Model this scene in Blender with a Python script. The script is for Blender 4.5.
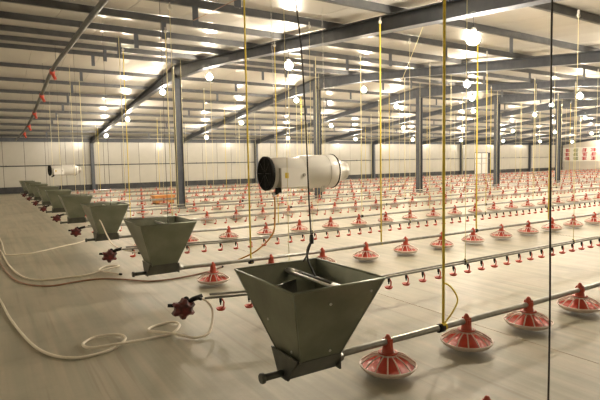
import bpy, math, random
from mathutils import Vector, Matrix
random.seed(7)
for o in list(bpy.data.objects): bpy.data.objects.remove(o)
SC = bpy.context.scene
COL = SC.collection

# ------------------------------------------------------------------ camera, world, exposure
F_PX, YAW, PITCH, ROLL, CAM_H = 492.6, math.radians(57.66), math.radians(4.337), math.radians(-1.066), 1.568
_F = Vector((math.cos(YAW), math.sin(YAW), 0)); _R = Vector((math.sin(YAW), -math.cos(YAW), 0)); _U = Vector((0, 0, 1))
_f = _F*math.cos(PITCH) - _U*math.sin(PITCH); _u = _U*math.cos(PITCH) + _F*math.sin(PITCH)
RV = _R*math.cos(ROLL) + _u*math.sin(ROLL); UV = _u*math.cos(ROLL) - _R*math.sin(ROLL); FV = _f
CAM = Vector((0, 0, CAM_H))
cam_d = bpy.data.cameras.new('camera'); cam = bpy.data.objects.new('camera', cam_d); COL.objects.link(cam)
cam_d.sensor_width = 36; cam_d.lens = F_PX/600*36; cam_d.clip_end = 300; cam_d.clip_start = .05
m3 = Matrix((RV, UV, -FV)).transposed()
cam.matrix_world = Matrix.Translation(CAM) @ m3.to_4x4()
SC.camera = cam
def px(P):
    d = Vector(P) - CAM; z = d.dot(FV)
    if z < .2: return (-999, -999, z)
    return (300 + F_PX*d.dot(RV)/z, 200 - F_PX*d.dot(UV)/z, z)
def seen(P, m=45):
    x, y, z = px(P); return z > .2 and -m < x < 600+m and -m < y < 400+m

w = bpy.data.worlds.new('world'); SC.world = w; w.use_nodes = True
w.node_tree.nodes['Background'].inputs[0].default_value = (.8, .86, 1, 1)
w.node_tree.nodes['Background'].inputs[1].default_value = .02
vs = SC.view_settings
vs.view_transform = 'Standard'; vs.look = 'None'; vs.gamma = 1; vs.use_curve_mapping = False
vs.exposure = 0.0
LAMP_STRENGTH = 900.0
LAMP_COLOUR = (1.0, .87, .69, 1)

# ------------------------------------------------------------------ dimensions of the house
X_START, X_END = -2.6, 61.0
Y_NEAR, Y_RIDGE, Y_FAR = -1.2, 17.25, 34.66
BAY, X0 = 6.0, 5.855
SLOPE = (4.846 - 3.132)/(34.66 - 17.247)
def under(Y): return 4.846 - SLOPE*abs(Y - Y_RIDGE)          # underside of the rafters
RAFT, PURL = .23, .13
def sheet(Y): return under(Y) + RAFT + PURL                  # underside of the roof sheets
FEED_Y = [2.64 + 3.33*k for k in range(9)]
DRINK_Y = [3.93 + 3.33*k + (.32 if k == 4 else 0) for k in range(8)]
PAN_X0, PAN_DX = 2.42, .86
HOP_X = 1.72

# ------------------------------------------------------------------ materials
def mat(name, col, rough=.5, metal=0, noise=None, bump=None, emis=None, spec=.5, coords='Object'):
    m = bpy.data.materials.new(name); m.use_nodes = True
    nt = m.node_tree; b = nt.nodes['Principled BSDF']
    b.inputs['Base Color'].default_value = (*col, 1); b.inputs['Roughness'].default_value = rough
    b.inputs['Metallic'].default_value = metal; b.inputs['Specular IOR Level'].default_value = spec
    if noise or bump:
        tc = nt.nodes.new('ShaderNodeTexCoord'); mp = nt.nodes.new('ShaderNodeMapping')
        nt.links.new(tc.outputs[coords], mp.inputs[0])
    if noise:
        sc, col2, lo, hi, stretch = noise
        mp.inputs['Scale'].default_value = stretch
        n = nt.nodes.new('ShaderNodeTexNoise'); n.inputs['Scale'].default_value = sc; n.inputs['Detail'].default_value = 5
        nt.links.new(mp.outputs[0], n.inputs['Vector'])
        r = nt.nodes.new('ShaderNodeValToRGB'); r.color_ramp.elements[0].position = lo; r.color_ramp.elements[1].position = hi
        r.color_ramp.elements[0].color = (*col, 1); r.color_ramp.elements[1].color = (*col2, 1)
        nt.links.new(n.outputs['Fac'], r.inputs[0]); nt.links.new(r.outputs[0], b.inputs['Base Color'])
    if bump:
        sc, st, dist = bump
        n2 = nt.nodes.new('ShaderNodeTexNoise'); n2.inputs['Scale'].default_value = sc; n2.inputs['Detail'].default_value = 4
        nt.links.new(mp.outputs[0], n2.inputs['Vector'])
        bp = nt.nodes.new('ShaderNodeBump'); bp.inputs['Strength'].default_value = st; bp.inputs['Distance'].default_value = dist
        nt.links.new(n2.outputs['Fac'], bp.inputs['Height']); nt.links.new(bp.outputs[0], b.inputs['Normal'])
    if emis:
        b.inputs['Emission Color'].default_value = emis[0]; b.inputs['Emission Strength'].default_value = emis[1]
    return m
S1 = (1, 1, 1)
M = {}
M['steel'] = mat('painted_steel', (.07, .08, .10), .42, 0, (6, (.095, .105, .125), .35, .7, S1))
M['purlin'] = mat('purlin_steel', (.075, .08, .088), .45, .2, (5, (.11, .112, .115), .35, .7, S1))
M['sheet'] = mat('roof_sheet', (.68, .65, .59), .24, .12, (.7, (.77, .74, .68), .3, .7, (1, .35, 1)), (5, .35, .008))
M['panel'] = mat('wall_panel', (.46, .445, .39), .2, 0, (.8, (.54, .52, .465), .3, .7, S1), (1.2, .12, .02))
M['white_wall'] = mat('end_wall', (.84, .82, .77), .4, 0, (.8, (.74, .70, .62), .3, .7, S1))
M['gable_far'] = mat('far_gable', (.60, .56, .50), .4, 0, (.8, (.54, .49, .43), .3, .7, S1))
M['band'] = mat('dark_band', (.018, .02, .024), .5, 0, (3, (.05, .05, .05), .4, .8, S1))
M['galv'] = mat('galvanised_sheet', (.185, .205, .165), .34, .75, (3.5, (.29, .31, .25), .3, .72, S1), (30, .06, .004))
M['galv_dark'] = mat('galvanised_boot', (.085, .092, .085), .42, .6, (8, (.14, .145, .13), .35, .7, S1))
M['galv_pipe'] = mat('galvanised_pipe', (.26, .265, .25), .3, .85, (12, (.38, .375, .35), .3, .7, S1))
M['zinc'] = mat('bright_zinc', (.72, .72, .70), .3, .7)
M['red'] = mat('red_plastic', (.58, .075, .04), .38, 0, (14, (.48, .05, .03), .35, .7, S1))
M['red_tower'] = mat('red_tower_plastic', (.52, .085, .045), .4, 0, (10, (.42, .06, .035), .35, .7, S1))
M['pan_white'] = mat('pan_rim_plastic', (.78, .66, .58), .35, 0, (9, (.70, .56, .48), .35, .7, S1))
M['dark_red'] = mat('dark_red_plastic', (.035, .006, .006), .45, 0, (16, (.16, .012, .011), .4, .7, S1))
M['black'] = mat('black_plastic', (.010, .010, .011), .7, 0, (12, (.02, .02, .02), .4, .7, S1), spec=.2)
M['cable'] = mat('black_cable', (.02, .02, .02), .5, 0, (20, (.035, .035, .032), .4, .7, S1))
M['yellow'] = mat('yellow_cord', (.86, .66, .05), .55, 0, (40, (.90, .72, .12), .4, .7, S1))
M['pale_cord'] = mat('pale_cord', (.80, .72, .36), .6, 0, (40, (.85, .78, .48), .4, .7, S1))
M['heater'] = mat('heater_enamel', (.88, .87, .84), .25, 0, (2, (.84, .83, .79), .3, .7, S1))
M['grey_metal'] = mat('grey_metal', (.42, .41, .38), .35, .6, (5, (.5, .48, .44), .3, .7, S1))
M['hose'] = mat('pale_hose', (.80, .73, .60), .45, 0, (12, (.84, .78, .66), .3, .7, S1))
M['gas_hose'] = mat('brown_hose', (.30, .15, .095), .45, 0, (12, (.36, .2, .13), .3, .7, S1))
M['orange_hose'] = mat('orange_hose', (.62, .30, .08), .45, 0, (12, (.7, .36, .1), .3, .7, S1))
M['orange'] = mat('orange_plastic', (.72, .30, .08), .4, 0, (5, (.78, .38, .12), .3, .7, S1))
M['pvc'] = mat('drinker_pvc', (.20, .20, .18), .4, 0, (8, (.28, .27, .24), .3, .7, S1))
M['door'] = mat('door_leaf', (.86, .85, .82), .3, 0, (3, (.80, .78, .74), .3, .7, S1))
M['glyph_red'] = mat('sign_red', (.45, .02, .03), .5, 0, (9, (.38, .02, .03), .3, .7, S1))
M['glyph_green'] = mat('sign_green', (.12, .16, .04), .5, 0, (9, (.16, .2, .05), .3, .7, S1))
M['bulb'] = mat('lamp_glass', (.9, .9, .85), .3, 0, None, None, (LAMP_COLOUR, LAMP_STRENGTH))
M['socket'] = mat('lamp_socket', (.7, .68, .62), .4, 0, (9, (.6, .58, .52), .3, .7, S1))
M['warn'] = mat('warning_sticker', (.75, .55, .03), .5, 0, (30, (.7, .5, .03), .3, .7, S1))

def floor_material():
    m = bpy.data.materials.new('screed_floor'); m.use_nodes = True; nt = m.node_tree; b = nt.nodes['Principled BSDF']
    tc = nt.nodes.new('ShaderNodeTexCoord')
    def noise(scale, stretch, detail=5, rot=0, rough=.55):
        mp = nt.nodes.new('ShaderNodeMapping'); mp.inputs['Scale'].default_value = stretch; mp.inputs['Rotation'].default_value = (0, 0, rot)
        nt.links.new(tc.outputs['Object'], mp.inputs[0])
        n = nt.nodes.new('ShaderNodeTexNoise'); n.inputs['Scale'].default_value = scale; n.inputs['Detail'].default_value = detail
        n.inputs['Roughness'].default_value = rough
        nt.links.new(mp.outputs[0], n.inputs['Vector']); return n
    def mix(a, bcol, fac, mode='MIX'):
        x = nt.nodes.new('ShaderNodeMix'); x.data_type = 'RGBA'; x.blend_type = mode
        for s, v in ((x.inputs[6], a), (x.inputs[7], bcol), (x.inputs[0], fac)):
            if hasattr(v, 'type'): nt.links.new(v, s)
            else: s.default_value = v
        return x.outputs[2]
    def ramp(n, lo, hi, c0=(0, 0, 0, 1), c1=(1, 1, 1, 1)):
        r = nt.nodes.new('ShaderNodeValToRGB'); r.color_ramp.elements[0].position = lo; r.color_ramp.elements[1].position = hi
        r.color_ramp.elements[0].color = c0; r.color_ramp.elements[1].color = c1
        nt.links.new(n.outputs['Fac'], r.inputs[0]); return r.outputs[0]
    big = noise(.55, (1, .8, 1), 4)
    c = ramp(big, .32, .68, (.295, .285, .218, 1), (.445, .422, .33, 1))
    streak = ramp(noise(1.0, (8.5, .32, 1), 3, -.05), .40, .62)
    c = mix(c, (.53, .465, .36, 1), mix((0, 0, 0, 1), streak, .55))
    line = ramp(noise(1.0, (15, .5, 1), 2, -.05), .60, .68)
    c = mix(c, (.25, .20, .145, 1), mix((0, 0, 0, 1), line, .36))
    patch = ramp(noise(1.7, (1, 1, 1), 6), .52, .72)
    c = mix(c, (.24, .225, .17, 1), mix((0, 0, 0, 1), patch, .5))
    fine = ramp(noise(38, (1, 1, 1), 3), .3, .75)
    c = mix(c, (.25, .21, .15, 1), mix((0, 0, 0, 1), fine, .12))
    nt.links.new(c, b.inputs['Base Color'])
    b.inputs['Roughness'].default_value = .46; b.inputs['Specular IOR Level'].default_value = .45
    bp = nt.nodes.new('ShaderNodeBump'); bp.inputs['Strength'].default_value = .25; bp.inputs['Distance'].default_value = .012
    nt.links.new(noise(1.6, (4.5, .5, 1), 5, .04).outputs['Fac'], bp.inputs['Height']); nt.links.new(bp.outputs[0], b.inputs['Normal'])
    return m
M['floor'] = floor_material()
M['joint'] = mat('floor_joint', (.50, .44, .34), .6, 0, (3, (.42, .36, .27), .3, .7, S1))

# ------------------------------------------------------------------ mesh helpers
class MB:
    def __init__(s): s.v = []; s.f = []; s.mi = []; s.mats = []; s.sm = []
    def _m(s, m):
        if m not in s.mats: s.mats.append(m)
        return s.mats.index(m)
    def add(s, vs, fs, m, smooth=False):
        b = len(s.v); s.v += [tuple(v) for v in vs]; i = s._m(m)
        for f in fs: s.f.append(tuple(b+k for k in f)); s.mi.append(i); s.sm.append(smooth)
    def box(s, c, d, m, rot=None):
        hx, hy, hz = d[0]/2, d[1]/2, d[2]/2
        vs = [Vector((x, y, z)) for z in (-hz, hz) for y in (-hy, hy) for x in (-hx, hx)]
        if rot is not None: vs = [rot @ v for v in vs]
        vs = [v + Vector(c) for v in vs]
        s.add(vs, [(0, 2, 3, 1), (4, 5, 7, 6), (0, 1, 5, 4), (2, 6, 7, 3), (0, 4, 6, 2), (1, 3, 7, 5)], m)
    def hexa(s, b4, t4, m):                       # two quads, bottom and top, same winding
        s.add(list(b4)+list(t4), [(3, 2, 1, 0), (4, 5, 6, 7), (0, 1, 5, 4), (1, 2, 6, 5), (2, 3, 7, 6), (3, 0, 4, 7)], m)
    def lathe(s, prof, m, n=24, c=(0, 0, 0), axis='Z', cap0=False, cap1=False):
        vs = []
        for r, z in prof:
            for k in range(n):
                a = 2*math.pi*k/n; p = (r*math.cos(a), r*math.sin(a), z)
                if axis == 'X': p = (p[2], p[0], p[1])
                if axis == 'Y': p = (p[1], p[2], p[0])
                vs.append((p[0]+c[0], p[1]+c[1], p[2]+c[2]))
        fs = []
        for i in range(len(prof)-1):
            for k in range(n): fs.append((i*n+k, i*n+(k+1) % n, (i+1)*n+(k+1) % n, (i+1)*n+k))
        s.add(vs, fs, m, True)
        b = len(s.v)-len(vs)
        if cap0: s.f.append(tuple(b+k for k in range(n))[::-1]); s.mi.append(s._m(m)); s.sm.append(False)
        if cap1: s.f.append(tuple(b+(len(prof)-1)*n+k for k in range(n))); s.mi.append(s._m(m)); s.sm.append(False)
    def tube(s, pts, r, m, n=8, caps=True):
        pts = [Vector(p) for p in pts]; vs = []; N = len(pts)
        rs = r if isinstance(r, (list, tuple)) else [r]*N
        ref = None
        for i, p in enumerate(pts):
            t = (pts[min(i+1, N-1)] - pts[max(i-1, 0)]).normalized()
            if ref is None:
                ref = Vector((0, 0, 1)) if abs(t.z) < .9 else Vector((1, 0, 0))
            a = (ref - t*ref.dot(t)).normalized(); ref = a; b = t.cross(a)
            for k in range(n):
                an = 2*math.pi*k/n; vs.append(p + a*rs[i]*math.cos(an) + b*rs[i]*math.sin(an))
        fs = [(i*n+k, i*n+(k+1) % n, (i+1)*n+(k+1) % n, (i+1)*n+k) for i in range(N-1) for k in range(n)]
        s.add(vs, fs, m, True)
        if caps:
            b = len(s.v)-len(vs); mi = s._m(m)
            for f in (tuple(b+k for k in range(n))[::-1], tuple(b+(N-1)*n+k for k in range(n))):
                s.f.append(f); s.mi.append(mi); s.sm.append(False)
    def mesh(s, name):
        me = bpy.data.meshes.new(name); me.from_pydata(s.v, [], s.f)
        for m in s.mats: me.materials.append(M[m])
        me.polygons.foreach_set('material_index', s.mi); me.polygons.foreach_set('use_smooth', s.sm)
        me.update(); return me
    def build(s, name, parent=None, loc=(0, 0, 0)):
        return link(name, s.mesh(name), parent, loc)
def link(name, me, parent=None, loc=(0, 0, 0), rot=(0, 0, 0)):
    o = bpy.data.objects.new(name, me); COL.objects.link(o); o.parent = parent
    o.location = loc; o.rotation_euler = rot; return o
def empty(name, loc=(0, 0, 0), rz=0):
    o = bpy.data.objects.new(name, None); COL.objects.link(o); o.location = loc; o.rotation_euler = (0, 0, rz)
    o.empty_display_size = .1; return o
def tag(o, label, cat, group=None):
    o['label'] = label; o['category'] = cat
    if group: o['group'] = group
    return o
def structure(o, label=None):
    o['kind'] = 'structure'
    if label: o['label'] = label
    return o
def copy_tree(o, parent=None, loc=None):
    c = o.copy(); COL.objects.link(c); c.parent = parent
    if loc is not None: c.location = loc
    for ch in list(o.children): copy_tree(ch, c)
    return c
def spline(pts, sub=6):
    P = [Vector(p) for p in pts]; out = []
    for i in range(len(P)-1):
        p0, p1, p2, p3 = P[max(i-1, 0)], P[i], P[i+1], P[min(i+2, len(P)-1)]
        for k in range(sub):
            t = k/sub
            out.append(.5*((2*p1)+(p2-p0)*t+(2*p0-5*p1+4*p2-p3)*t*t+(3*p1-p0-3*p2+p3)*t**3))
    out.append(P[-1]); return out
ORD = ('first second third fourth fifth sixth seventh eighth ninth tenth eleventh twelfth thirteenth fourteenth fifteenth '
       'sixteenth seventeenth eighteenth nineteenth twentieth').split()
TENS = {2: 'twenty', 3: 'thirty', 4: 'forty', 5: 'fifty', 6: 'sixty', 7: 'seventy'}
TENTH = {2: 'twentieth', 3: 'thirtieth', 4: 'fortieth', 5: 'fiftieth', 6: 'sixtieth', 7: 'seventieth'}
def nth(i):                       # 0 -> first
    if i < 20: return ORD[i]
    t, u = divmod(i+1, 10)
    return TENTH[t] if u == 0 else TENS[t]+'-'+ORD[u-1]

# ------------------------------------------------------------------ the shell
fl = MB(); fl.box(((X_START+X_END)/2, (Y_NEAR+Y_FAR)/2, -.052), (X_END-X_START, Y_FAR-Y_NEAR, .10), 'joint')
floor = structure(fl.build('floor'), 'tan screed floor laid in long strips between pale joints')
strip_x = [X_START, 3.84, 9.8, 15.8, 21.8, 27.8, 33.8, 39.8, 45.8, 51.8, X_END]
for a, b in zip(strip_x[:-1], strip_x[1:]):
    e = MB(); g = .011
    e.box(((a+b)/2, (Y_NEAR+Y_FAR)/2, -.005), (b-a-2*g, Y_FAR-Y_NEAR, .01), 'floor'); e.build('floor_slab', floor)

cl = MB()
t = .03
for y0, y1 in ((Y_NEAR, Y_RIDGE), (Y_RIDGE, Y_FAR)):
    z0, z1 = sheet(y0)+.02, sheet(y1)+.02
    cl.hexa([(X_START, y0, z0), (X_END, y0, z0), (X_END, y1, z1), (X_START, y1, z1)],
            [(X_START, y0, z0+t), (X_END, y0, z0+t), (X_END, y1, z1+t), (X_START, y1, z1+t)], 'sheet')
ceiling = structure(cl.build('ceiling'), 'pale glossy metal roof sheets above dark purlins')
PW = 1.0; npan = int(round((X_END-X_START)/PW)); pw = (X_END-X_START)/npan
for y0, y1 in ((Y_NEAR, Y_RIDGE-.01), (Y_RIDGE+.01, Y_FAR)):
    e = MB(); h = pw/2-.004; z0, z1 = sheet(y0), sheet(y1)
    e.hexa([(-h, y0, z0), (h, y0, z0), (h, y1, z1), (-h, y1, z1)], [(-h, y0, z0+.018), (h, y0, z0+.018), (h, y1, z1+.018), (-h, y1, z1+.018)], 'sheet')
    me = e.mesh('roof_panel')
    for i in range(npan): link('roof_panel', me, ceiling, (X_START+(i+.5)*pw, 0, random.uniform(0, .003)))

# far long wall with upright panels over a dark plinth
e = MB(); zt = sheet(Y_FAR)
e.box(((X_START+X_END)/2, Y_FAR+.06, zt/2), (X_END-X_START, .08, zt), 'band')
wall_far = structure(e.build('wall_far'), 'long cream panelled side wall with dark plinth')
WPW = 1.15; nwp = int((X_END-X_START)/WPW)+1
DOOR_A, DOOR_B = 44.2, 46.35
e = MB(); e.box((0, 0, (zt+.4)/2), (WPW-.022, .03, zt-.4), 'panel'); pme = e.mesh('wall_panel')
for i in range(nwp):
    xc = X_START+(i+.5)*WPW
    if DOOR_A-.2 < xc < DOOR_B+.2: continue
    if xc+WPW/2 > X_END: continue
    link('wall_panel', pme, wall_far, (xc, Y_FAR+.005+random.uniform(-.003, .003), 0))
e = MB(); e.box(((DOOR_A+DOOR_B)/2, Y_FAR+.005, (zt+2.28)/2), (DOOR_B-DOOR_A+1.1, .03, zt-2.28), 'panel'); e.build('wall_panel', wall_far)
e = MB()
for a, b in ((X_START, DOOR_A-.06), (DOOR_B+.06, X_END)):
    e.box(((a+b)/2, Y_FAR-.02, .2), (b-a, .05, .40), 'band')
structure(e.build('baseboard_far'), 'dark plinth band along the foot of the cream wall')
e = MB(); e.box(((X_START+X_END)/2, Y_FAR-.06, 3.27), (X_END-X_START, .10, .24), 'steel')
structure(e.build('trim_1'), 'dark eave strut along the top of the cream wall')
# double door in the far wall
door = structure(empty('door_1', (0, 0, 0)), 'pale double door in the far cream wall')
e = MB()
for a, b in ((DOOR_A-.06, DOOR_A), (DOOR_B, DOOR_B+.06)): e.box(((a+b)/2, Y_FAR-.01, 1.14), (b-a, .08, 2.28), 'steel')
e.box(((DOOR_A+DOOR_B)/2, Y_FAR-.01, 2.27), (DOOR_B-DOOR_A, .08, .06), 'steel'); e.build('door_frame', door)
for k, (a, b) in enumerate(((DOOR_A+.02, 45.2), (45.42, DOOR_B-.02))):
    e = MB(); e.box(((a+b)/2, Y_FAR, 1.13), (b-a, .05, 2.2), 'door'); lf = e.build('door_leaf', door)
    e = MB(); e.box((b-.1 if k == 0 else a+.1, Y_FAR-.05, 1.05), (.05, .06, .14), 'zinc'); e.build('door_handle', lf)
    e = MB(); e.box(((a+b)/2, Y_FAR-.03, 1.13), (b-a-.12, .02, .05), 'grey_metal'); e.build('door_rail', lf)
e = MB(); e.box((45.31, Y_FAR+.0, 1.13), (.2, .05, 2.2), 'panel'); e.build('door_mullion', door)

# near long wall and the two gable walls
e = MB(); e.box(((X_START+X_END)/2, Y_NEAR-.05, sheet(Y_NEAR)/2), (X_END-X_START, .08, sheet(Y_NEAR)), 'panel')
structure(e.build('wall_near'), 'cream side wall behind the viewer')
def gable(name, x, lab, m):
    e = MB(); t = .08
    a, r, b = (Y_NEAR, sheet(Y_NEAR)), (Y_RIDGE, sheet(Y_RIDGE)), (Y_FAR, sheet(Y_FAR))
    pts = [(Y_NEAR, 0), (Y_FAR, 0), b, r, a]
    vs = [(x, p[0], p[1]) for p in pts] + [(x+t, p[0], p[1]) for p in pts]
    e.add(vs, [(0, 1, 2, 3, 4), (9, 8, 7, 6, 5)] + [(i, i+5, (i+1) % 5+5, (i+1) % 5) for i in range(5)], m)
    return structure(e.build(name), lab)
gable('wall_left', X_START-.08, 'gable wall behind the hopper row', 'white_wall')  # unseen end wall, set close and whiter to bounce light onto the left floor
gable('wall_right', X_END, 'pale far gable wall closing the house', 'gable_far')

# wall pipe and its clips
e = MB(); e.tube([(X_START+.1, Y_FAR-.07, 1.675), (X_END-.1, Y_FAR-.07, 1.675)], .028, 'steel', 6)
wp = tag(e.build('wall_pipe'), 'thin dark pipe running level along the cream far wall', 'pipe')
e = MB(); e.box((0, 0, 0), (.05, .09, .09), 'steel'); cm = e.mesh('clip')
for i in range(21): link('clip', cm, wp, (-2+3*i, Y_FAR-.055, 1.675))

# ------------------------------------------------------------------ steel frames
def ibeam_seg(mb, x, y0, zb0, y1, zb1, ztop0, ztop1, wid=.2):
    tf = .016
    def quad(xa, xb, b0, t0, b1, t1):
        mb.hexa([(x+xa, y0, b0), (x+xb, y0, b0), (x+xb, y1, b1), (x+xa, y1, b1)], [(x+xa, y0, t0), (x+xb, y0, t0), (x+xb, y1, t1), (x+xa, y1, t1)], 'steel')
    quad(-wid/2, wid/2, zb0, zb0+tf, zb1, zb1+tf)
    quad(-wid/2, wid/2, ztop0-tf, ztop0, ztop1-tf, ztop1)
    quad(-.006, .006, zb0+tf, ztop0-tf, zb1+tf, ztop1-tf)
def icol(h, top_h=None, along='X', w=.24, d=.22):
    mb = MB(); tf = .018
    for s in (-1, 1):
        c = (s*(w/2-tf/2), 0, h/2); dm = (tf, d, h)
        if along == 'Y': c = (0, c[0], h/2); dm = (d, tf, h)
        mb.box(c, dm, 'steel')
    mb.box((0, 0, h/2), (w-2*tf, .014, h) if along == 'X' else (.014, w-2*tf, h), 'steel')
    return mb
ridge_me = icol(under(Y_RIDGE)-.12, along='X').mesh('ridge_column')
wcol_me = icol(3.16, along='Y', w=.26, d=.2).mesh('wall_column')
ncol_me = icol(under(Y_NEAR+.2)+.0, along='Y', w=.26, d=.2).mesh('wall_column')
e = MB(); e.box((0, 0, .012), (.36, .34, .024), 'steel')
for sx in (-1, 1):
    for sy in (-1, 1): e.lathe([(.016, .024), (.016, .05)], 'grey_metal', 6, (sx*.14, sy*.13, 0), cap1=True)
bp_me = e.mesh('base_plate')
e = MB()
HA = .24
for sgn in (1, -1):
    def Z(y): return under(y)
    yr = Y_RIDGE
    seq = [0, .6, 1.6, 3.0, 5.0, 15.0, 17.25 if sgn > 0 else 18.2]
    ha = [HA, HA*.92, HA*.62, HA*.28, .03, .03, .12]
    for i in range(len(seq)-1):
        a, b = yr+sgn*seq[i], yr+sgn*seq[i+1]
        ibeam_seg(e, 0, a, Z(a)-ha[i], b, Z(b)-ha[i+1], Z(a)+RAFT, Z(b)+RAFT)
    if sgn > 0: far_me = e.mesh('rafter'); e = MB()
    else: near_me = e.mesh('rafter')
e = MB()
for s in (-1, 1): e.box((0, s*.14, under(Y_RIDGE)-.02), (.012, .10, .34), 'steel')
e.box((0, 0, under(Y_RIDGE)-.13), (.3, .42, .03), 'steel'); cap_me = e.mesh('cap_plate')
FRAMES = [X0+BAY*n for n in range(-1, 10)]
for i, x in enumerate(FRAMES):
    f = empty('portal_frame', (x, Y_RIDGE, 0))
    if i == 0: lab = 'dark steel portal frame overhead behind the hopper row'
    elif i == 1: lab = 'nearest dark steel portal frame, its ridge column behind the second hopper'
    else: lab = f'dark steel portal frame with ridge column, {nth(i-1)} one counting from the hoppers'
    tag(f, lab, 'steel frame', 'portal frames of the house')
    link('ridge_column', ridge_me, f, (0, 0, .02)); link('base_plate', bp_me, f, (0, 0, 0)); link('cap_plate', cap_me, f, (0, -Y_RIDGE, 0))
    link('wall_column', wcol_me, f, (0, Y_FAR-.19-Y_RIDGE, 0)); link('wall_column', ncol_me, f, (0, Y_NEAR+.2-Y_RIDGE, 0))
    link('rafter', far_me, f, (0, -Y_RIDGE, 0)); link('rafter', near_me, f, (0, -Y_RIDGE, 0))

# ------------------------------------------------------------------ purlins with drop plates
PUR_Y = [4.45+1.75*k for k in range(-3, 8)] + [19.05+1.87*k for k in range(9)]
e = MB(); L = X_END-X_START-.1
e.box((0, 0, PURL/2-.002), (L, .008, PURL-.004), 'purlin'); e.box((0, .03, .006), (L, .06, .008), 'purlin'); e.box((0, .03, PURL-.008), (L, .06, .008), 'purlin')
pur_me = e.mesh('channel')
e = MB(); e.box((0, 0, -.15), (.10, .012, .33), 'steel'); e.box((.044, .02, -.15), (.012, .04, .33), 'steel')
hang_me = e.mesh('drop_plate')
for i, y in enumerate(sorted(PUR_Y)):
    zb = under(y)+RAFT
    p = empty('roof_purlin', ((X_START+X_END)/2, y, zb))
    tag(p, f'long dark steel roof purlin with short drop plates, {nth(len(PUR_Y)-1-i)} from the far eave', 'purlin', 'roof purlins')
    link('channel', pur_me, p)
    if .8 < y < 34:
        for n in range(10):
            x = 3.0+6*n+random.uniform(-.08, .08)
            if seen((x, y, zb-.1), 60): link('drop_plate', hang_me, p, (x-(X_START+X_END)/2, -.006, 0))

# ------------------------------------------------------------------ lamps
e = MB(); R_ = .09
prof = [(.001, -R_)] + [(R_*math.sin(math.pi*k/8), -R_*math.cos(math.pi*k/8)) for k in range(1, 7)] + [(.03, R_*.98)]
e.lathe(prof, 'bulb', 12); bulb_me = e.mesh('bulb')
e = MB(); e.lathe([(.034, .08), (.037, .09), (.037, .14), (.012, .155)], 'socket', 10, cap1=True); sock_me = e.mesh('socket')
LAMP_Y = [4.6, 9.55, 14.15, 18.8, 24.45, 29.55]
ROWN = ['front row', 'second row', 'third row', 'fourth row', 'fifth row', 'row nearest the wall']
for r, y in enumerate(LAMP_Y):
    z = under(y)-.36
    e = MB(); e.tube([(0, 0, .14), (0, 0, .36)], .005, 'cable', 5); e.box((0, 0, .352), (.07, .07, .016), 'socket'); flex_me = e.mesh('flex')
    for n, x in enumerate(FRAMES[1:]):
        o = empty('ceiling_lamp', (x-.04, y, z))
        tag(o, f'glowing ceiling bulb, {nth(n)} from the hopper end in the {ROWN[r]}', 'lamp', 'bulbs under the rafters')
        link('bulb', bulb_me, o); link('socket', sock_me, o); link('flex', flex_me, o)

# ------------------------------------------------------------------ feed lines
PIPE_Z = .243
FEED_OBJ, DRINK_OBJ = [], []
for k, y in enumerate(FEED_Y):
    e = MB(); xa = HOP_X-.15
    dz = .012 if k == 0 else 0
    e.tube([(xa, 0, PIPE_Z+(dz if k == 0 else .04)), (2.2, 0, PIPE_Z+(dz if k == 0 else .03)), (4, 0, PIPE_Z-dz), (X_END-1.2, 0, PIPE_Z-.02-dz)], .0245, 'galv_pipe', 10)
    o = empty('feed_line', (0, y, 0)); FEED_OBJ.append(o); e.build('auger_pipe', o)
    tag(o, f'long galvanised feed pipe carrying red pans, {nth(k)} feed line from the front' if k else 'nearest long galvanised feed pipe carrying red pans from the front hopper', 'feed pipe', 'feed lines')
    e = MB(); e.lathe([(.034, -.03), (.034, .03)], 'black', 10, axis='X', cap0=True, cap1=True); cmb = e.mesh('coupling')
    for n in range(12):
        x = 2.97+2.35*n*2
        if seen((x, y, .25), 10): link('coupling', cmb, o, (x, 0, PIPE_Z-.004))

# ------------------------------------------------------------------ feeder pans
def pan_parts(n, ribs):
    d = MB()      # dish with rolled rim
    d.lathe([(.06, .040), (.14, .042), (.177, .052), (.198, .082), (.207, .089), (.213, .082), (.205, .070), (.185, .048), (.15, .034), (.06, .032)], 'pan_white', n)
    d.add([(.06*math.cos(2*math.pi*k/n), .06*math.sin(2*math.pi*k/n), .032) for k in range(n)], [tuple(range(n))[::-1]], 'pan_white')
    b = MB()      # red inner bowl and feed cone
    b.lathe([(.188, .071), (.172, .056), (.14, .046), (.112, .048), (.085, .062), (.062, .095), (.046, .152)], 'red', n)
    g = MB()      # grill: ring, ribs
    g.lathe([(.050, .150), (.066, .150), (.068, .158), (.05, .162)], 'pan_white', n)
    for k in range(ribs):
        a = 2*math.pi*k/ribs; c, s = math.cos(a), math.sin(a)
        pts = [(.060*c, .060*s, .157), (.095*c, .095*s, .150), (.14*c, .14*s, .131), (.18*c, .18*s, .102), (.202*c, .202*s, .086)]
        g.tube(pts, .0056, 'pan_white', 4, False)
    tw = MB()     # red drop tube with saddle over the pipe
    tw.lathe([(.052, .150), (.045, .165), (.038, .215), (.034, .25), (.027, .272), (.017, .29), (.011, .302), (.001, .304)], 'red_tower', max(10, n*2//3))
    tw.box((0, 0, .235), (.026, .082, .04), 'red_tower'); tw.box((0, 0, .262), (.045, .06, .02), 'red_tower')
    tw.lathe([(.072, .166), (.074, .172), (.052, .174)], 'red_tower', max(10, n*2//3))
    return d, b, g, tw
hi = [m.mesh(nm) for m, nm in zip(pan_parts(28, 14), ('dish', 'feed_bowl', 'grill', 'drop_tube'))]
lo_parts = pan_parts(14, 8)
lo = MB()
for m in lo_parts:
    b = len(lo.v); lo.v += m.v
    for f, mi, sm in zip(m.f, m.mi, m.sm): lo.f.append(tuple(b+k for k in f)); lo.mi.append(lo._m(m.mats[mi])); lo.sm.append(sm)
lo_me = lo.mesh('feeder_pan')
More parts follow.
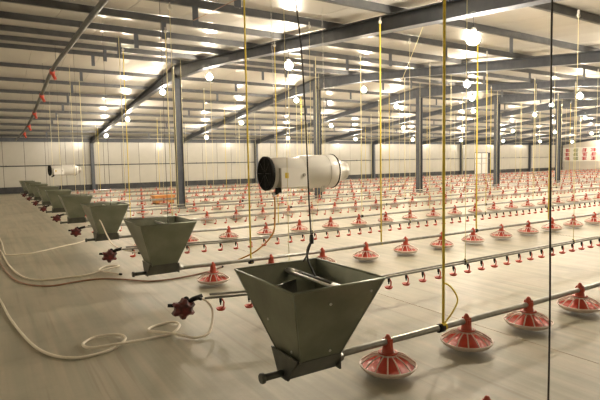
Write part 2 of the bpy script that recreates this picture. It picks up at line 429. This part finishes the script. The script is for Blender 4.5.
tiny = MB()
tiny.lathe([(.14, .026), (.213, .082), (.198, .086), (.14, .045), (.06, .155)], 'pan_white', 8)
tiny.lathe([(.15, .09), (.06, .155), (.042, .16), (.036, .255), (.002, .3)], 'red', 6)
spots = []
for k, y in enumerate(FEED_Y):
    n = 0
    while True:
        x = PAN_X0+PAN_DX*n
        if x > X_END-2: break
        if seen((x, y, .1), 30): spots.append((F_PX*.4/px((x, y, .1))[2], k, n, x, y))
        n += 1
spots.sort(reverse=True)
LINEN = ['nearest feed line'] + [f'{nth(k)} feed line' for k in range(1, 8)] + ['last feed line']
rest = MB()
for i, (w_, k, n, x, y) in enumerate(spots):
    j = Vector((random.uniform(-.012, .012), random.uniform(-.01, .01), 0))
    if i >= 300:
        b = len(rest.v); rest.v += [(v[0]+x, v[1]+y, v[2]) for v in tiny.v]
        for f, mi, sm in zip(tiny.f, tiny.mi, tiny.sm): rest.f.append(tuple(b+q for q in f)); rest.mi.append(rest._m(tiny.mats[mi])); rest.sm.append(sm)
        continue
    lab = f'red feeder pan with white rim, {nth(n)} from the hopper on the {LINEN[k]}'
    if w_ > 11:
        o = empty('feeder_pan', Vector((x, y, 0))+j, random.uniform(0, 6.28) if False else random.uniform(-.15, .15))
        for me in hi: link(me.name.split('.')[0], me, o)
    else:
        o = link('feeder_pan', lo_me, None, Vector((x, y, 0))+j)
    tag(o, lab, 'feeder pan', 'feeder pans on the feed lines')
if rest.v:
    o = rest.build('feeder_pan_far'); tag(o, 'tiny distant red feeder pans crowding the far ends of the feed lines', 'feeder pans'); o['kind'] = 'stuff'
# a pan by itself close to the viewer, only its red top in view
o = empty('feeder_pan', (2.23, 1.655, -.02), .4)
for me in hi: link(me.name.split('.')[0], me, o)
tag(o, 'lone red feeder pan on the floor, only its tip showing at the bottom edge', 'feeder pan')

# ------------------------------------------------------------------ drinker lines
def cup_mesh():
    m = MB()
    m.lathe([(.014, -.012), (.012, -.05), (.007, -.056), (.006, -.075)], 'black', 6, cap0=True)
    m.tube([(.014, 0, -.02), (.034, 0, -.055), (.030, 0, -.095), (.0, 0, -.118)], .008, 'red', 5)
    m.lathe([(.012, -.132), (.034, -.126), (.048, -.104), (.041, -.104), (.014, -.118)], 'red', 10, cap0=True)
    return m
cup = cup_mesh(); cup_me = cup.mesh('drip_cup')
CUP_DX = .258
def regulator(parent, x, z, y):
    m = MB(); n = 24                                  # lobed housing
    vs = []; prof = [(.02, -.075, 0), (.05, -.07, .006), (.082, -.035, .02), (.085, .02, .022), (.05, .055, .01), (.03, .06, 0)]
    for r_, zz, lob in prof:
        for k in range(n):
            a = 2*math.pi*k/n; q = r_+lob*(1 if k % 4 < 2 else -.3); vs.append((x+q*1.1*math.cos(a+.3), y+zz, z+q*.95*math.sin(a+.3)))
    fs = [(i*n+k, i*n+(k+1) % n, (i+1)*n+(k+1) % n, (i+1)*n+k) for i in range(len(prof)-1) for k in range(n)] + [tuple(range(n))[::-1], tuple((len(prof)-1)*n+k for k in range(n))]
    m.add(vs, fs, 'dark_red'); r = m.build('regulator', parent)
    m = MB(); m.lathe([(.03, .05), (.036, .07), (.024, .10), (.012, .11)], 'black', 10, (x+.03, y, z), cap1=True); m.build('valve_cap', r)
    m = MB(); m.tube([(x+.02, y, z+.04), (x+.09, y-.02, z+.08), (x+.18, y-.03, z+.10)], .024, 'black', 8); m.build('outlet_stub', r)
    m = MB(); m.tube([(x-.02, y, z+.03), (x-.14, y+.03, z+.045)], .017, 'black', 8); m.build('inlet_stub', r)
for k, y in enumerate(DRINK_Y):
    xs, z = 1.66, .315
    o = empty('drinker_line', (0, y, 0)); DRINK_OBJ.append(o)
    tag(o, ('thin drinker pipe with red drip cups between the nearest two feed lines' if k == 0 else
            f'thin drinker pipe with drip cups just beyond the {nth(k)} feed line'), 'drinker line', 'drinker lines')
    bow = lambda x: .42*max(0, (3.4-x)/1.8)**1.5 if x < 3.4 else 0
    run = [xs+.25*q for q in range(8)] + [3.6, X_END-1.5]
    e = MB(); e.tube([(x, bow(x), z) for x in run], .011, 'pvc', 6); e.build('water_pipe', o)
    e = MB(); e.tube([(x+.05, bow(x), z+.028) for x in run], .0115, 'galv_pipe', 4); e.build('support_rail', o)
    regulator(o, xs-.16, .21, bow(xs)+.14)
    n = 0; far = MB()
    while True:
        x = xs+.14+CUP_DX*n; n += 1
        if x > X_END-2: break
        if not seen((x, y, z), 40): continue
        if k < 2: link('drip_cup', cup_me, o, (x, bow(x), z))
        else:
            b = len(far.v)
            sm_ = MB(); sm_.tube([(.01, 0, -.0), (.03, 0, -.06), (.0, 0, -.105)], .009, 'red', 3, False); sm_.lathe([(.012, -.128), (.045, -.102), (.002, -.11)], 'red', 5)
            far.v += [(v[0]+x, v[1]+bow(x), v[2]+z) for v in sm_.v]
            for f in sm_.f: far.f.append(tuple(b+q for q in f)); far.mi.append(far._m('red')); far.sm.append(True)
    if far.v: far.build('drip_cup_row', o)['kind'] = 'stuff'
    e = MB(); e.box((0, 0, .012), (.012, .028, .07), 'black'); hm = e.mesh('hanger_clip')
    for q in range(20):
        x = 2.45+2.4*q
        if seen((x, y, z), 20): link('hanger_clip', hm, o, (x, bow(x), z))

# ------------------------------------------------------------------ hanging cords
def cord(parent, x, y, z0, z1, r, m, pulley=True):
    e = MB(); e.tube([(x, y, z0), (x, y, z1)], r, m, 6); o = e.build('suspension_cord', parent)
    if pulley:
        e = MB(); e.lathe([(.03, -.01), (.022, 0), (.03, .01)], 'socket', 10, (x, y, z1), 'Y', True, True)
        e.box((x, y, z1+.04), (.015, .03, .08), 'grey_metal'); e.build('pulley', o)
    e = MB(); e.tube([(x, y-.03, z0-.02), (x, y, z0+.03), (x, y+.03, z0-.02), (x, y, z0-.05), (x, y-.03, z0-.02)], .006, m, 5); e.build('cord_loop', o)
    return o
for k, y in enumerate(FEED_Y):
    for n in range(24):
        x = 2.97+2.35*n if k else 3.0+2.6*n
        if k > 2 and n % 2 == (k % 2): continue
        if min(abs(x-fx) for fx in FRAMES) < .2: x += .3
        if not (seen((x, y, .3), 6) or seen((x, y, 2.4), 6)): continue
        if px((x, y, .3))[2] > 38: continue
        near = k < 2
        o = cord(FEED_OBJ[k], x, 0, PIPE_Z, under(y), .011 if k == 0 else .012 if k == 1 else .0085, 'yellow' if near else ('yellow' if (k+n) % 3 == 0 else 'pale_cord'))
        o['label'] = 'bright yellow suspension cord' if near else 'thin pale yellow suspension cord'
        if k == 0 and n == 0:
            e = MB(); e.tube(spline([(x, 0, .60), (x+.05, -.02, .57), (x+.10, -.04, .50), (x+.115, -.04, .43), (x+.07, -.02, .34), (x+.02, 0, .275)], 5), .007, 'yellow', 6); e.build('loose_tail', o)
            e = MB(); e.lathe([(.03, -.022), (.03, .022)], 'yellow', 10, (x, 0, PIPE_Z+.002), 'X'); e.build('cord_wrap', o)
for k, y in enumerate(DRINK_Y):
    for n in range(18):
        x = 2.45+2.4*n
        if k > 1 and n % 2 != k % 2: continue
        if min(abs(x-fx) for fx in FRAMES) < .2: x += .3
        if not (seen((x, y, .3), 6) or seen((x, y, 2.4), 6)) or px((x, y, .3))[2] > 34: continue
        cord(DRINK_OBJ[k], x, (.42*max(0, (3.4-x)/1.8)**1.5 if x < 3.4 else 0), .35, under(y)+.05, .0032 if k < 2 else .005, 'pale_cord', k < 2)['label'] = 'thin pale lifting string'

# ------------------------------------------------------------------ hoppers
def make_hopper(detail):
    root = empty('feed_hopper', (HOP_X, 0, 0))
    T = (.328, .388, .852); B = (.15, .15, .335); th = .004
    def ring(hx, hy, z): return [Vector((-hx, -hy, z)), Vector((hx, -hy, z)), Vector((hx, hy, z)), Vector((-hx, hy, z))]
    o_t, o_b = ring(*T), ring(*B); i_t, i_b = ring(T[0]-th, T[1]-th, T[2]), ring(B[0]-th, B[1]-th, B[2]+.002)
    for k, nm in enumerate(('side_sheet',)*4):
        j = (k+1) % 4; e = MB()
        e.hexa([o_b[k], o_b[j], i_b[j], i_b[k]], [o_t[k], o_t[j], i_t[j], i_t[k]], 'galv'); s = e.build(nm, root)
        if detail:
            nrm = (o_t[j]-o_t[k]).cross(o_b[k]-o_t[k]).normalized()
            if nrm.dot(Vector(((o_t[k]+o_t[j])/2).to_tuple()) - Vector((0, 0, T[2]))) < 0: nrm = -nrm
            for (u, v) in (((.42, .78), (.9, .86), (.66, .1)) if k == 0 else ((.3, .45), (.75, .12)) if k == 3 else ((.5, .75),)):
                P = (o_b[k].lerp(o_b[j], u)).lerp(o_t[k].lerp(o_t[j], u), v)
                b = MB(); b.tube([P, P+nrm*.007], .009, 'zinc', 8); b.build('bolt', s)
    e = MB(); w_ = .011
    for a, b in ((0, 1), (1, 2), (2, 3), (3, 0)):
        e.tube([o_t[a], o_t[b]], w_*.7, 'galv', 6)
    e.build('rim', root)
    # corner seams
    for k in range(4):
        e = MB(); e.tube([o_b[k], o_t[k]], .006, 'galv', 5); e.build('corner_seam', root)
    # boot: narrowing trough around the auger
    e = MB()
    e.hexa([(-.20, -.05, .205), (.20, -.05, .205), (.20, .05, .205), (-.20, .05, .205)],
           [(-.16, -.157, .343), (.16, -.157, .343), (.16, .157, .343), (-.16, .157, .343)], 'galv_dark'); boot = e.build('boot', root)
    e = MB(); e.hexa([(-.19, -.06, .20), (-.178, -.06, .20), (-.178, .06, .20), (-.19, .06, .20)], [(-.185, -.165, .36), (-.173, -.165, .36), (-.173, .165, .36), (-.185, .165, .36)], 'galv_dark'); e.build('end_plate', boot)
    e = MB(); e.box((.19, 0, .265), (.012, .2, .12), 'galv_dark'); e.build('end_plate', boot)
    e = MB(); e.lathe([(.022, -.335), (.022, -.18)], 'galv_dark', 12, (0, 0, .235), 'X', True, True); e.lathe([(.03, -.35), (.034, -.345), (.034, -.325), (.022, -.32)], 'galv_dark', 12, (0, 0, .235), 'X', True, True); e.build('stub_pipe', boot)
    e = MB(); e.lathe([(.033, .19), (.033, .27)], 'galv_pipe', 12, (0, 0, .243), 'X', True, True); e.build('pipe_collar', boot)
    # cross bar with twin rods inside the mouth
    if detail:
        e = MB(); e.tube([(.045, -.355, .805), (.045, .355, .805)], .010, 'zinc', 8); e.tube([(.095, -.355, .805), (.095, .355, .805)], .010, 'galv_dark', 8)
        cb = e.build('cross_bar', root)
        for a_, b_ in ((-.345, -.20), (.20, .345)):
            e = MB(); e.tube([(.07, a_, .802), (.07, b_, .802)], .022, 'zinc', 10); e.build('bar_sleeve', cb)
        e = MB(); e.hexa([(-.19, .07, .60), (.0, .10, .60), (.0, .11, .60), (-.19, .08, .60)], [(-.25, .10, .76), (.04, .20, .77), (.04, .21, .77), (-.25, .11, .76)], 'galv_dark'); e.build('shade_plate', root)  # dark plate added to stand for shadow and reflection inside the hopper
    else:
        e = MB(); e.tube([(.05, -.355, .81), (.05, .355, .81)], .014, 'zinc', 6); e.build('cross_bar', root)
    return root
HOPL = ['large open grey sheet-metal feed hopper in the foreground, bolts on its sides', 'grey tapered feed hopper, second from the front, in front of a column',
        'grey tapered feed hopper, third from the front, pale hose on its face', 'grey tapered feed hopper, fourth from the front']
h0 = make_hopper(True); h1 = make_hopper(False)
for k, y in enumerate(FEED_Y):
    o = h0 if k == 0 else h1 if k == 1 else copy_tree(h1)
    o.location = (HOP_X+(-.01 if k == 0 else .02+random.uniform(-.02, .02)), y, 0 if k == 0 else .04); o.rotation_euler.z = math.radians(-1 if k == 0 else random.uniform(-3, 3))
    tag(o, HOPL[k] if k < 4 else f'small grey feed hopper far down the row, {nth(k)} from the front' if k < 8 else 'farthest grey feed hopper, against the cream wall', 'hopper', 'feed hoppers in a row')
# black suspension cable of the front hopper with its bail
o = empty('hopper_cable', (HOP_X, FEED_Y[0], 0))
e = MB(); e.tube(spline([(.075, .06, 1.05), (.06, .06, 1.3), (.045, .06, 1.8), (.02, .06, 2.3), (-.03, .06, 2.75), (-.06, .06, under(2.7)+.2)], 4), .0055, 'cable', 6); e.build('cable', o)
e = MB(); e.tube(spline([(.075, .06, 1.05), (.02, .03, 1.0), (-.005, -.02, .93), (.02, -.06, .84)], 5), .006, 'cable', 6)
e.tube(spline([(.075, .06, 1.05), (.12, .16, .98), (.19, .3, .90), (.2, .36, .85)], 5), .006, 'cable', 6)
e.lathe([(.014, 1.03), (.016, 1.06), (.012, 1.09)], 'cable', 8, (.075, .06, 0)); e.build('bail', o)
tag(o, 'black cable running from the roof to the bail of the front hopper', 'cable')
for k in range(1, 6):
    y = FEED_Y[k]; o = empty('hopper_cable', (HOP_X+.13, y, 0))
    e = MB(); e.tube([(0, 0, .85), (0, 0, under(y)+.1)], .003, 'cable', 5); e.build('cable', o)
    e = MB(); e.tube([(0, 0, .815), (0, 0, .9)], .008, 'cable', 6); e.build('hook', o)
    tag(o, f'thin dark cable holding up the {nth(k)} hopper from the front', 'cable')
# long black cable hanging at the right, close to the viewer
o = empty('hanging_cable', (2.70, 1.6, 0))
e = MB(); e.tube(spline([(.02, 0, .03), (.02, 0, .6), (.005, 0, 1.2), (-.01, 0, 1.8), (-.02, 0, 2.4), (-.01, 0, under(1.6)+.2)], 4), .0055, 'cable', 6); e.build('cable', o)
e = MB(); e.lathe([(.03, 0), (.034, .02), (.012, .05)], 'black', 10, (.02, 0, 0), cap0=True, cap1=True); e.build('plug', o)
tag(o, 'long black cable hanging straight from roof to floor at the right', 'cable')

# ------------------------------------------------------------------ heaters
def make_heater():
    r = empty('gas_heater', (0, 0, 0))           # axis along local X, centre of the drum at the origin
    e = MB(); e.lathe([(.20, .05), (.218, .06), (.218, .50), (.232, .54)], 'heater', 32, axis='X'); body = e.build('drum', r)
    e = MB(); e.lathe([(.232, .54), (.240, .55), (.240, .94), (.246, .96), (.246, 1.08), (.232, 1.12), (.205, 1.15)], 'heater', 32, axis='X'); e.build('fan_housing', r)
    e = MB(); e.lathe([(.247, .945), (.2485, .95), (.247, .955)], 'grey_metal', 32, axis='X'); e.build('seam_band', r)
    e = MB(); e.lathe([(.245, 1.085), (.253, 1.09), (.253, 1.10), (.238, 1.105)], 'black', 32, axis='X'); e.build('seam_band', r)
    e = MB(); e.lathe([(.212, 1.145), (.195, 1.165), (.14, 1.28), (.135, 1.33), (.12, 1.335)], 'grey_metal', 28, axis='X', cap1=True); e.build('motor_cone', r)
    # black mouth: ring, guard, vanes
    e = MB(); e.lathe([(.2, .06), (.225, .06), (.238, .045), (.238, .0), (.23, -.008), (.22, 0), (.2, .04)], 'black', 32, axis='X'); mouth = e.build('outlet_ring', r)
    e = MB(); e.lathe([(.212, .03), (.12, .055), (.02, .065)], 'black', 24, axis='X', cap1=True); e.build('inner_plate', mouth)
    e = MB()
    for q in (.06, .11, .16, .205): e.lathe([(q-.004, -.002), (q, -.007), (q+.004, -.002)], 'black', 24, axis='X')
    for k in range(8):
        a = k*math.pi/4; e.tube([(-.0, .03*math.cos(a), .03*math.sin(a)), (-.0, .225*math.cos(a), .225*math.sin(a))], .004, 'cable', 4)
    e.build('guard', mouth)
    e = MB(); e.box((.34, -.20, -.06), (.42, .12, .26), 'heater'); bx = e.build('control_box', r)
    e = MB(); e.box((.124, -.19, -.06), (.012, .14, .26), 'grey_metal'); e.build('box_end', bx)
    e = MB(); e.box((.21, -.262, -.03), (.05, .004, .075), 'warn'); e.build('warning_sticker', bx)
    e = MB(); e.lathe([(.02, -.28), (.025, -.258)], 'grey_metal', 10, (.48, 0, -.03), 'Y', True); e.build('knob', bx)
    e = MB(); e.tube([(.15, -.15, -.20), (.12, -.13, -.27), (.06, -.10, -.285)], .022, 'black', 8); e.box((.13, -.15, -.23), (.07, .06, .07), 'black'); e.build('gas_valve', r)
    e = MB(); e.box((.88, -.1, -.25), (.05, .03, .09), 'grey_metal'); e.build('foot', r)
    e = MB(); e.box((.80, .1, -.25), (.05, .03, .09), 'grey_metal'); e.build('foot', r)
    return r
heat = make_heater(); heat.location = (3.24, 6.02, 1.425); heat.rotation_euler = (0, math.radians(-.6), math.radians(-3))
def heater_chains(h, zt_):
    for xx in (.18, 1.0):
        e = MB()
        for k in range(int((zt_-h.location.z-.26)/.06)):
            z = .245+.06*k
            a = (k % 2)*math.pi/2
            e.tube([(xx+.009*math.cos(a), .009*math.sin(a), z), (xx+.009*math.cos(a), .009*math.sin(a), z+.07)], .0022, 'grey_metal', 4, False)
            e.tube([(xx-.009*math.cos(a), -.009*math.sin(a), z), (xx-.009*math.cos(a), -.009*math.sin(a), z+.07)], .0022, 'grey_metal', 4, False)
        e.build('chain', h)
heat2 = copy_tree(heat); heat2.location = (2.0, 20.9, 1.45); heat2.rotation_euler = (0, 0, math.radians(8)); heat2.scale = (.85, .85, .85)
heater_chains(heat, under(6)+.1); heater_chains(heat2, 1.45+(under(20.9)+.2-1.45)/.85)
tag(heat, 'white cylindrical heater with black round mouth hanging over the feed lines', 'heater', 'hanging heaters')
tag(heat2, 'small distant white heater hanging beyond the hoppers at far left', 'heater', 'hanging heaters')
o = empty('heater_hose', (3.31, 5.89, 0))
e = MB(); e.tube(spline([(.0, .0, 1.13), (.02, .02, 1.02), (.06, .1, .8), (.1, .25, .55), (.03, .6, .28), (-.12, 1.0, .08), (-.2, 1.2, .022), (-.4, 1.15, .02)], 6), .0115, 'orange_hose', 8); e.build('hose', o)
e = MB(); e.lathe([(.016, 1.11), (.016, 1.16)], 'zinc', 8, (0, 0, 0), cap1=True); e.build('fitting', o)
tag(o, 'orange gas hose drooping from the white heater to the floor', 'hose')

# ------------------------------------------------------------------ overhead fill auger with red outlets
pts = spline([(1.75, 5.0, 4.02), (1.75, 8.6, 4.23), (1.75, 12.4, 4.31), (1.75, 16.0, 4.34), (1.75, 20.0, 4.02), (1.72, 26.4, 3.5), (1.55, 33.6, 3.2)], 8)
o = empty('fill_auger', (0, 0, 0)); e = MB(); e.tube(pts, .055, 'galv_dark', 10); e.build('auger_tube', o)
def auger_z(y):
    for a, b in zip(pts[:-1], pts[1:]):
        if a.y <= y <= b.y: return a.z+(b.z-a.z)*(y-a.y)/(b.y-a.y)
    return pts[0].z
for k, y in enumerate(FEED_Y[1:], 1):
    if k < 4 or k > 8: continue
    z = auger_z(y)
    e = MB(); e.lathe([(.065, .04), (.075, 0), (.07, -.10), (.055, -.12)], 'red', 12, (0, 0, 0), cap1=False)
    e.tube([(.0, 0, -.08), (.07, -.05, -.25)], .045, 'red', 10); d = e.build('outlet', o, (1.75, y, z))
    e = MB(); e.lathe([(.068, -.06), (.068, .06)], 'zinc', 12, (0, 0, 0), 'Y'); e.build('clamp', d)
for y in (7.0, 11.0, 15.0, 18.5, 23.0, 28.0):
    e = MB(); e.tube([(1.75, y, auger_z(y)), (1.75, y, under(y)+RAFT+.05)], .004, 'cable', 4); e.build('hanger_wire', o)
tag(o, 'overhead dark fill pipe with red outlets running above the hopper row', 'pipe')

# ------------------------------------------------------------------ hoses on the floor
def hose(pts, r, m, lab, name='water_hose', sub=6):
    o = empty(name, (pts[0][0], pts[0][1], 0)); e = MB()
    e.tube(spline([(p[0]-pts[0][0], p[1]-pts[0][1], p[2] if len(p) > 2 else r+.002) for p in pts], sub), r, m, 8); e.build('hose', o)
    e = MB(); a = Vector(pts[-1]) if len(pts[-1]) > 2 else Vector((*pts[-1], r)); b = Vector(pts[-2]) if len(pts[-2]) > 2 else Vector((*pts[-2], r))
    dd = (a-b).normalized(); O = Vector((pts[0][0], pts[0][1], 0)); e.tube([a-O-dd*.03, a-O+dd*.01], r*1.25, 'black', 8); e.build('hose_end', o)
    return tag(o, lab, 'hose')
dz = DRINK_Y[0]
hose([(-.1, 8.3), (.05, 6.72), (.12, 5.84), (.24, 4.92), (.36, 4.5), (.52, 4.3), (.67, 4.28), (.84, 4.34), (.96, 4.47, .03), (.93, 4.62, .03), (.76, 4.72, .018), (.63, 4.60, .018), (.66, 4.42, .03), (.84, 4.34, .045), (1.05, 4.36, .03),
      (1.22, 4.38, .02), (1.35, 4.40), (1.47, 4.52, .03), (1.48, 4.66, .03), (1.39, 4.74), (1.26, 4.70), (1.20, 4.60, .02), (1.26, 4.46, .035), (1.38, 4.32, .03), (1.49, 4.16, .02), (1.62, 4.16, .035), (1.72, 4.30, .10), (1.74, 4.36, .2), (1.69, 4.38, .28), (1.62, 4.38, .31)],
     .0125, 'hose', 'pale water hose looping twice across the floor to the front drinker line')
hose([(-.1, 13.5), (.13, 10.88), (.21, 9.19), (.34, 8.04), (.54, 7.62), (.78, 7.56), (1.1, 7.55), (1.38, 7.70, .03), (1.62, 7.84, .03), (1.64, 7.98), (1.47, 8.02), (1.34, 7.80), (1.38, 7.52, .03), (1.55, 7.30)],
     .013, 'hose', 'pale hose curving along the floor with a loop beside the second hopper')
hose([(-.15, 12.0), (.08, 9.6), (.2, 8.2), (.35, 7.5), (.62, 7.16), (.93, 7.2), (1.25, 7.18), (1.52, 6.93), (1.77, 6.62), (2.1, 6.56), (2.58, 6.67), (2.95, 6.9)], .0115, 'gas_hose',
     'brown rubber hose snaking over the floor in front of the second hopper', 'gas_hose')
hose([(.0, 16.5), (.17, 12.5), (.19, 10.6), (.24, 10.2), (.42, 10.12), (.67, 10.18), (1.13, 10.6), (1.5, 10.9), (1.7, 11.2)], .012, 'hose', 'thin pale hose bending on the floor towards the third hopper')
hose([(1.6, 9.02, .64), (1.6, 8.85, .60), (1.61, 8.5, .437), (1.62, 8.1, .33), (1.69, 7.7, .30), (1.85, 7.4, .27)], .012, 'hose', 'short pale hose rising from the second drinker line to the third hopper')

# ------------------------------------------------------------------ odds and ends
o = empty('feed_tub', (6.05, 20.05, 0), 0); o.scale = (.85, .8, .85)
e = MB(); e.hexa([(-.42, -.26, .03), (.42, -.26, .03), (.42, .26, .03), (-.42, .26, .03)], [(-.5, -.32, .40), (.5, -.32, .40), (.5, .32, .40), (-.5, .32, .40)], 'orange'); e.build('tub', o)
e = MB(); e.box((0, 0, .395), (1.06, .7, .03), 'orange'); e.build('rim', o)
e = MB(); e.box((0, 0, .02), (.9, .56, .04), 'black'); e.build('base', o)
tag(o, 'orange plastic tub on the floor left of the ridge column', 'tub')
# winch strings under the roof
o = empty('winch_string', (2.93, 5.97, 0)); zt_ = under(5.97)
e = MB(); e.tube([(-.25, 1.1, zt_-.06), (0, 0, zt_), (.05, -1.2, zt_-.02), (.05, -2.6, zt_-.09)], .006, 'gas_hose', 5); e.build('string', o)
e = MB(); e.box((0, 0, zt_+.05), (.04, .05, .1), 'grey_metal'); e.build('hook', o)
tag(o, 'brown winch string stretched under the roof to the first yellow cord', 'string')
o = empty('winch_string', (6.6, 6.2, 0)); e = MB(); e.tube([(0, 0, under(6.2)+RAFT+.05), (-.25, .35, under(6.2)-.75)], .004, 'pale_cord', 5); e.build('string', o)
e = MB(); e.lathe([(.012, 0), (.012, .05)], 'grey_metal', 6, (-.25, .35, under(6.2)-.78), cap0=True, cap1=True); e.build('weight', o)
tag(o, 'short pale string slanting down from the nearest rafter', 'string')
SIGN_Y = 32.4
# sign on the far gable: rows of blocky red strokes on a white board
o = empty('wall_sign', (X_END-.05, SIGN_Y, 0))
e = MB(); e.box((0, 0, 1.95), (.04, 4.4, 1.7), 'white_wall'); board = e.build('board', o)
for c in range(4):
    for r in range(3):
        e = MB(); yy = 1.62-1.04*c; zz = 2.45-.5*r; m = 'glyph_green' if c == 1 else 'glyph_red'
        for q in range(3): e.box((-.028, yy+random.uniform(-.06, .06), zz+.15-.14*q), (.012, random.uniform(.45, .62), .085), m)
        e.box((-.03, yy+random.uniform(-.12, .12), zz), (.012, .11, .42), m); e.build('mark', board)
tag(o, 'white board with three rows of red and green marks on far gable wall', 'sign')
